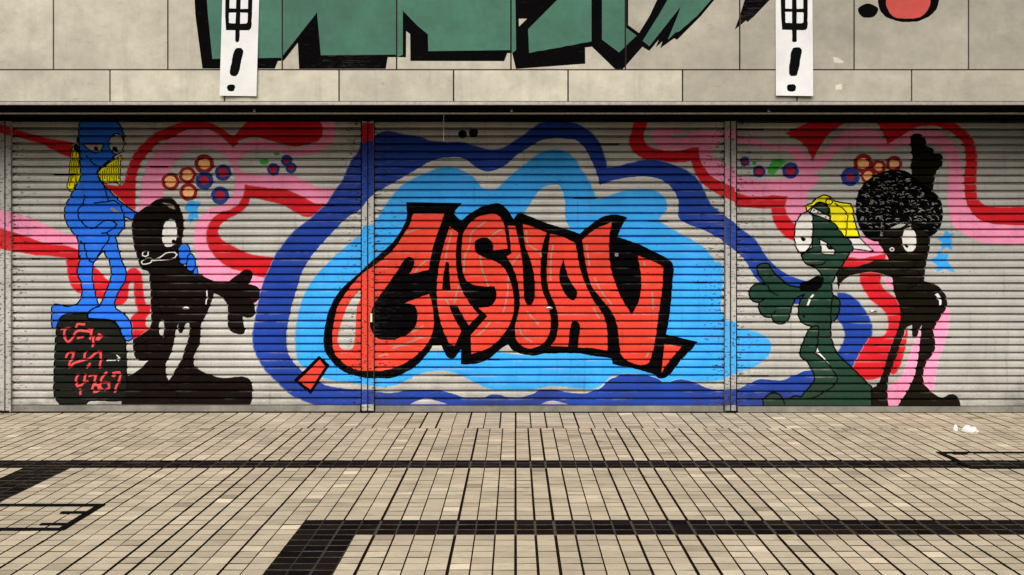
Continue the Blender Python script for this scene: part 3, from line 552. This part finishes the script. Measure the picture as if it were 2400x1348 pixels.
cladding(163.5, 238.6, JB); cladding(-105, 163.5, JA, .86); cladding(-373, -105, JB)
# pier walls either side of the run of shutters
for a, b in ((XL, at(-4, 0)[0]), (at(2577, 0)[0], XR)): wbox('pier', a, b, -.06, .049, -.012, ZS - .003, STONE)
YR = -.57
wbox('soffit_rail', XL, XR, YR, YR + .012, ZS - .013, ZS + .001, M_RAIL)
for px in (596, 1199, 1802):
    x = (px - HX) * (DIST - .82) / FPX
    wbox('soffit_fixing', x - .010, x + .010, -.83, -.808, ZS - .026, ZS + .001, M_STEEL, .003)

# ------------------------------------------------------------------ roller shutters and posts
PITCH = 18.1
def slat_lines(top, prof):      # rows of the profile kinks inside one slat (photo px below the slat's top line)
    return [top + t for t, _ in prof]
PROF = [(0.0, .045), (3.3, .045), (3.5, .018), (5.6, .0015), (6.4, 0.0), (11.0, -.0012), (16.6, 0.0), (17.7, .004), (18.1, .045)]
def depth(t):
    for (a, da), (b, db) in zip(PROF[:-1], PROF[1:]):
        if t <= b: return da + (db - da) * (t - a) / (b - a)
    return PROF[-1][1]
def build_grid(name, v, f, col, sel, fn, parent, mats=PAINT):
    ff = f[sel]; cc = col[sel]; names = sorted(set(cc)); used = np.unique(ff); mp = np.full(len(v), -1); mp[used] = np.arange(len(used))
    VV = [fn(*v[q]) for q in used]; FF = mp[ff].tolist()
    out = []
    for t in FF:
        a, b, c = (VV[i] for i in t)
        n = (b[0] - a[0]) * (c[2] - a[2]) - (c[0] - a[0]) * (b[2] - a[2])
        out.append(t if n > 0 else t[::-1])
    return mesh_obj(name, VV, out, [mats[n] for n in names], parent, [names.index(c) for c in cc])
SH = [(27, 845.5, 949.5, 'roller shutter painted with a blue figure on a stone and a black figure', (436, 722)),
      (878.5, 1696.5, 950.2, 'middle roller shutter with large orange graffiti lettering on a blue cloud', (1287, 722)),
      (1727.5, 2546, 952.2, 'roller shutter painted with a green figure in a yellow cap and a black afro figure', (2047, 730))]
NS = 37
for x0, x1, yb, lab, (lx, ly) in SH:
    cx = at((x0 + x1) / 2, GY)[0]
    root = empty('roller_shutter', (cx, 0, 0), lab, 'shutter', 'roller shutters across the shopfront')
    top = yb - PITCH * NS
    hl = sorted({round(top + k * PITCH + t, 4) for k in range(NS) for t, _ in PROF})
    v, f, col = G.cut(x0, x1, top, yb, hl, [x0 + (x1 - x0) * i / 44 for i in range(1, 44)])
    cen = v[f].mean(1); ks = np.clip(((cen[:, 1] - top) / PITCH).astype(int), 0, NS - 1)
    for k in range(NS):
        tk = top + k * PITCH; jz = rt.gauss(0, .0006); jy = rt.gauss(0, .0012); ph = rt.uniform(0, 6.3); dx_ = rt.uniform(-1.5, 1.5); da_ = rt.uniform(.004, .009) if rt.random() < .22 else 0
        sel = np.where(ks == k)[0]
        def fn(px, py):
            q = at(px, py); return (q[0] - cx, depth(min(max(py - tk, 0), PITCH)) + jy + .0012 * math.sin(q[0] * 4.1 + ph) + .0007 * math.sin(q[0] * 11 + 2 * ph) + da_ * math.exp(-((q[0] - cx - dx_) / .13)**2), q[2] + jz - .4 * da_ * math.exp(-((q[0] - cx - dx_) / .16)**2) + .0009 * math.sin(q[0] * 2.3 + ph))
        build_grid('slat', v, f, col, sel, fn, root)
    z0, z1 = at(0, 964.6)[2], at(0, yb + .4)[2]
    xa, xb = at(x0 + 1.5, 0)[0] - cx, at(x1 - 1.5, 0)[0] - cx
    zz = lambda py: at(0, py + (yb - 949.5) * .7)[2]
    pr = [(.014, z1), (0, z1 - .004), (0, zz(959.3)), (-.008, zz(960.4)), (-.016, zz(961.2)), (-.016, zz(963.8)), (.02, zz(964.6))]
    VV = [(x, y, z) for y, z in pr for x in (xa, xb)]
    mesh_obj('bottom_bar', VV, [(2 * i, 2 * i + 2, 2 * i + 3, 2 * i + 1) for i in range(len(pr) - 1)], M_BAR, root)
    # lock: oval escutcheon with a bar
    lk = at(lx, ly); bm = bmesh.new()
    bmesh.ops.create_uvsphere(bm, u_segments=20, v_segments=8, radius=1)
    for q in bm.verts: q.co = (q.co.x * .036, q.co.y * .012, q.co.z * .016)
    me = bpy.data.meshes.new('lock'); bm.to_mesh(me); bm.free(); me.materials.append(M_STEEL)
    for pg in me.polygons: pg.use_smooth = True
    lo = link(bpy.data.objects.new('lock', me), root); lo.location = (lk[0] - cx, -.004, lk[2])
    V2, F2 = box_vf(-.014, .014, -.022, -.008, -.004, .004, .0015); mesh_obj('lock_bar', V2, F2, M_DARK, lo)
    if 1000 < lx < 1500:
        q = at(1445, 597); V2, F2 = box_vf(-.016, .016, -.008, .0, -.016, .016, .006)
        o = mesh_obj('keyhole_plate', V2, F2, M_STEEL, root); o.location = (q[0] - cx, -.003, q[2])
        V2, F2 = box_vf(-.004, .004, -.011, -.007, -.007, .007, .001); mesh_obj('keyhole', V2, F2, M_DARK, o)
POSTS = [(-2, 25, 'shutter guide post at the far left end of the shutters'), (848, 875.5, 'twin-channel guide post between the blue-figure shutter and the lettered shutter, painted red and blue'),
         (1699.5, 1725, 'twin-channel guide post between the lettered shutter and the green-figure shutter, scuffed grey'), (2549, 2576, 'shutter guide post at the far right end of the shutters')]
for x0, x1, lab in POSTS:
    cx = at((x0 + x1) / 2, GY)[0]; pr = empty('guide_post', (cx, 0, 0), lab, 'post', 'guide posts between the shutters')
    mid = (x0 + x1) / 2; yp = -.035; kk = (DIST + yp) / DIST
    bxs = at(x0 - 4, 0)[0] - cx, at(x1 + 4, 0)[0] - cx
    box('backing', bxs[0], bxs[1], .018, .048, 0, ZS - .004, M_DARK, pr)
    for a, b in ((x0, mid - 1.6), (mid + 1.6, x1)):
        v, f, col = G.cut(a, b, 284, 965.5)
        def fn(px, py):
            q = at(px, py); return (q[0] * kk - cx, yp, CAMH + (q[2] - CAMH) * kk)
        ch = build_grid('channel', v, f, col, np.arange(len(f)), fn, pr)
        p0, p1 = fn(a, 284), fn(b, 965.5)
        # sides of the channel
        me = ch.data; bm = bmesh.new(); bm.from_mesh(me)
        nm = [i for i, m_ in enumerate(me.materials) if m_ == PAINT['bare']]; me_i = nm[0] if nm else 0
        for x in (p0[0], p1[0]):
            vs = [bm.verts.new((x, y, z)) for y, z in ((yp, p1[2]), (yp, p0[2]), (.017, p0[2]), (.017, p1[2]))]
            fc = bm.faces.new(vs); fc.material_index = me_i
        bm.to_mesh(me); bm.free()
    cb = fn(mid, 945); box('foot', at(x0, 0)[0] - cx - .004, at(x1, 0)[0] - cx + .004, -.042, .016, 0, .022, M_IRON, pr, .003)
q = at(870, 745, -.04); lb = box('post_label', q[0] - .009, q[0] + .009, -.0385, -.0360, q[2] - .04, q[2] + .04, M_LABEL)
tag(lb, 'small cream strip label stuck on the red painted guide post', 'label')

# ------------------------------------------------------------------ paper banners
def banner(outl, top, art, lab, seed):
    r = random.Random(seed); (xl0, xl1), (xr0, xr1), yb = outl
    hl = [top + (yb - top) * i / 26 for i in range(1, 26)]; cxp = (xl0 + xr0) / 2
    W0 = xr0 - xl0
    def warp(px, py):
        t = (py - top) / (yb - top); u = (px - xl0) / W0
        x = (xl0 + (xl1 - xl0) * t) * (1 - u) + (xr0 + (xr1 - xr0) * t) * u
        dy = -.012 - .018 * t**3 - .006 * math.sin(u * 5 + seed) * t - .004 * math.sin(t * 9 + seed) - .012 * (u - .5)**2 * t
        k = (DIST + OV + dy) / FPX
        return ((x - HX) * k - cxb, OV + dy, CAMH + (HY - py - u * 1.2) * k)
    cxb = 0; v, f, col = art.cut(xl0, xr0, top, yb, hl, [xl0 + W0 * i / 8 for i in range(1, 8)])
    o = build_grid('paper_banner', v, f, col, np.arange(len(f)), warp, None, {'bare': M_PAPER, 'ink': M_INK})
    md = o.modifiers.new('thick', 'SOLIDIFY'); md.thickness = .0012; md.offset = 1
    tag(o, lab, 'banner', 'white paper banners hanging on the stone wall')
A1 = Art()
A1.poly('ink', 'T 385,-260! 392,75! 402,218! 600,218! 635,212 655,190 658,75! 660,-260!').poly('bare', 'T 428,40! 428,140 440,148 498,148! 498,40!').poly('bare', 'T 540,40! 540,148! 605,148 615,138 615,40!')
A1.poly('bare', 'T 428,-240! 428,0! 498,0! 498,-240!').poly('bare', 'T 540,-240! 540,0! 615,0! 615,-240!')
A1.poly('ink', 'T 498,-260! 498,325 518,342 538,325 540,-260!').poly('ink', 'T 490,420 510,395 560,395 582,420 570,500 540,650 520,675 470,675 453,655 460,580').poly('ink', 'T 425,790 440,765 500,765 513,790 500,825 475,835 440,825')
banner(((523, 514.5), (609.5, 601), 224.3), -70, A1, 'white paper banner with a black character and exclamation mark, over the green letters', 1)
A2 = Art()
A2.poly('ink', 'V 1740,-360! 1752,90! 1760,250! 2010,250! 2040,245 2056,225 2060,90! 2062,-360!').poly('bare', 'V 1800,40! 1802,160 1812,168 1880,168! 1880,40!').poly('bare', 'V 1930,40! 1930,168! 2000,168 2010,160 2010,40!')
A2.poly('bare', 'V 1800,-330! 1800,0! 1880,0! 1880,-330!').poly('bare', 'V 1930,-330! 1930,0! 2010,0! 2010,-330!')
A2.poly('ink', 'V 1880,-360! 1880,385 1905,398 1930,385 1930,-360!').poly('ink', 'V 1868,500 1885,458 1970,455 1988,480 1975,580 1940,760 1925,785 1860,788 1840,765 1845,660').poly('ink', 'V 1813,905 1830,888 1905,890 1922,912 1912,960 1880,972 1830,965 1815,940')
banner(((1817.5, 1818.5), (1903.5, 1906), 224), -70, A2, 'white paper banner with a black character and exclamation mark, right of the pale blank panels', 4)

# ------------------------------------------------------------------ small things
# pull chain hanging from the head rail
xc = at(1040, 0, YR); z_t, z_b = ZS - .014, at(0, 331, YR)[2]
pc = empty('pull_chain', (xc[0], YR - .004, z_b), 'thin white pull chain hanging from the soffit rail above the lettered shutter', 'chain')
nl = 14
for i in range(nl):
    a = (z_t - z_b) * i / nl; V2, F2 = box_vf(-.0032, .0032, -.002, .002, a, a + (z_t - z_b) / nl * .72, .0012)
    mesh_obj('link', V2, F2, M_PLASTIC, pc)
mesh_obj('cord', *box_vf(-.001, .001, -.001, .001, 0, z_t - z_b + .02), M_PLASTIC, pc)
# inset cover frames in the pavement
def cover(xa, xb, da, db, tabs, lab):
    cxm = (xa + xb) / 2; o = empty('cover_frame', (cxm, 0, 0), lab, 'cover frame', 'iron inset cover frames in the paving')
    ya, yb = da - DIST, db - DIST; t = .026
    def bar(n, x0, x1, y0, y1, z1=.0045): box(n, x0 - cxm, x1 - cxm, y0, y1, -.006, z1 + .004, M_IRON, o, .0015)
    bar('frame_bar', xa, xb, ya, ya + t * 1.6, .0042); bar('frame_bar', xa, xb, yb - t * 1.6, yb, .0042)
    bar('frame_bar', xa, xa + t * 1.6, ya + t * 1.6, yb - t * 1.6); bar('frame_bar', xb - t * 1.6, xb, ya + t * 1.6, yb - t * 1.6)
    for x0, x1, y0, y1 in tabs: bar('lifting_tab', x0, x1, y0, y1, .005)
dl0, dl1 = fd(1244.5), fd(1183.5)
cover(-3.25, -2.44, dl0, dl1, [(-2.62, -2.478, fd(1202) - DIST - .03, fd(1202) - DIST), (-2.62, -2.478, fd(1229) - DIST - .03, fd(1229) - DIST)], 'black iron cover frame with two tabs in the near left paving')
cover(3.155, 3.95, fd(1099.5), fd(1061), [(3.26, 3.36, fd(1061) - DIST - .085, fd(1061) - DIST - .035)], 'black iron cover frame set across the dark tile band at right')
# litter
def crumple(name, px, py, w_, h_, d_, lab, seed):
    d = fd(py); r = random.Random(seed); bm = bmesh.new(); bmesh.ops.create_icosphere(bm, subdivisions=3, radius=1)
    for q in bm.verts:
        s = 1 + r.uniform(-.16, .16); q.co *= s
        if q.co.z < -.25: q.co.z = -.25
        q.co = (q.co.x * w_ / 2, q.co.y * d_ / 2, (q.co.z + .25) * h_ / 1.3 * (1 - .25 * abs(q.co.x)))
    me = bpy.data.meshes.new(name); bm.to_mesh(me); bm.free(); me.materials.append(M_PLASTIC)
    o = link(bpy.data.objects.new(name, me)); o.location = ((px - HX) * d / FPX, d - DIST, .003); tag(o, lab, 'litter', 'litter near the right shutter')
crumple('plastic_bag', 2272, 1013, .135, .058, .11, 'crumpled white plastic bag lying on the pavement at right', 2)
crumple('paper_cup', 2239, 1010, .04, .06, .04, 'small white crushed cup standing left of the crumpled bag', 3)
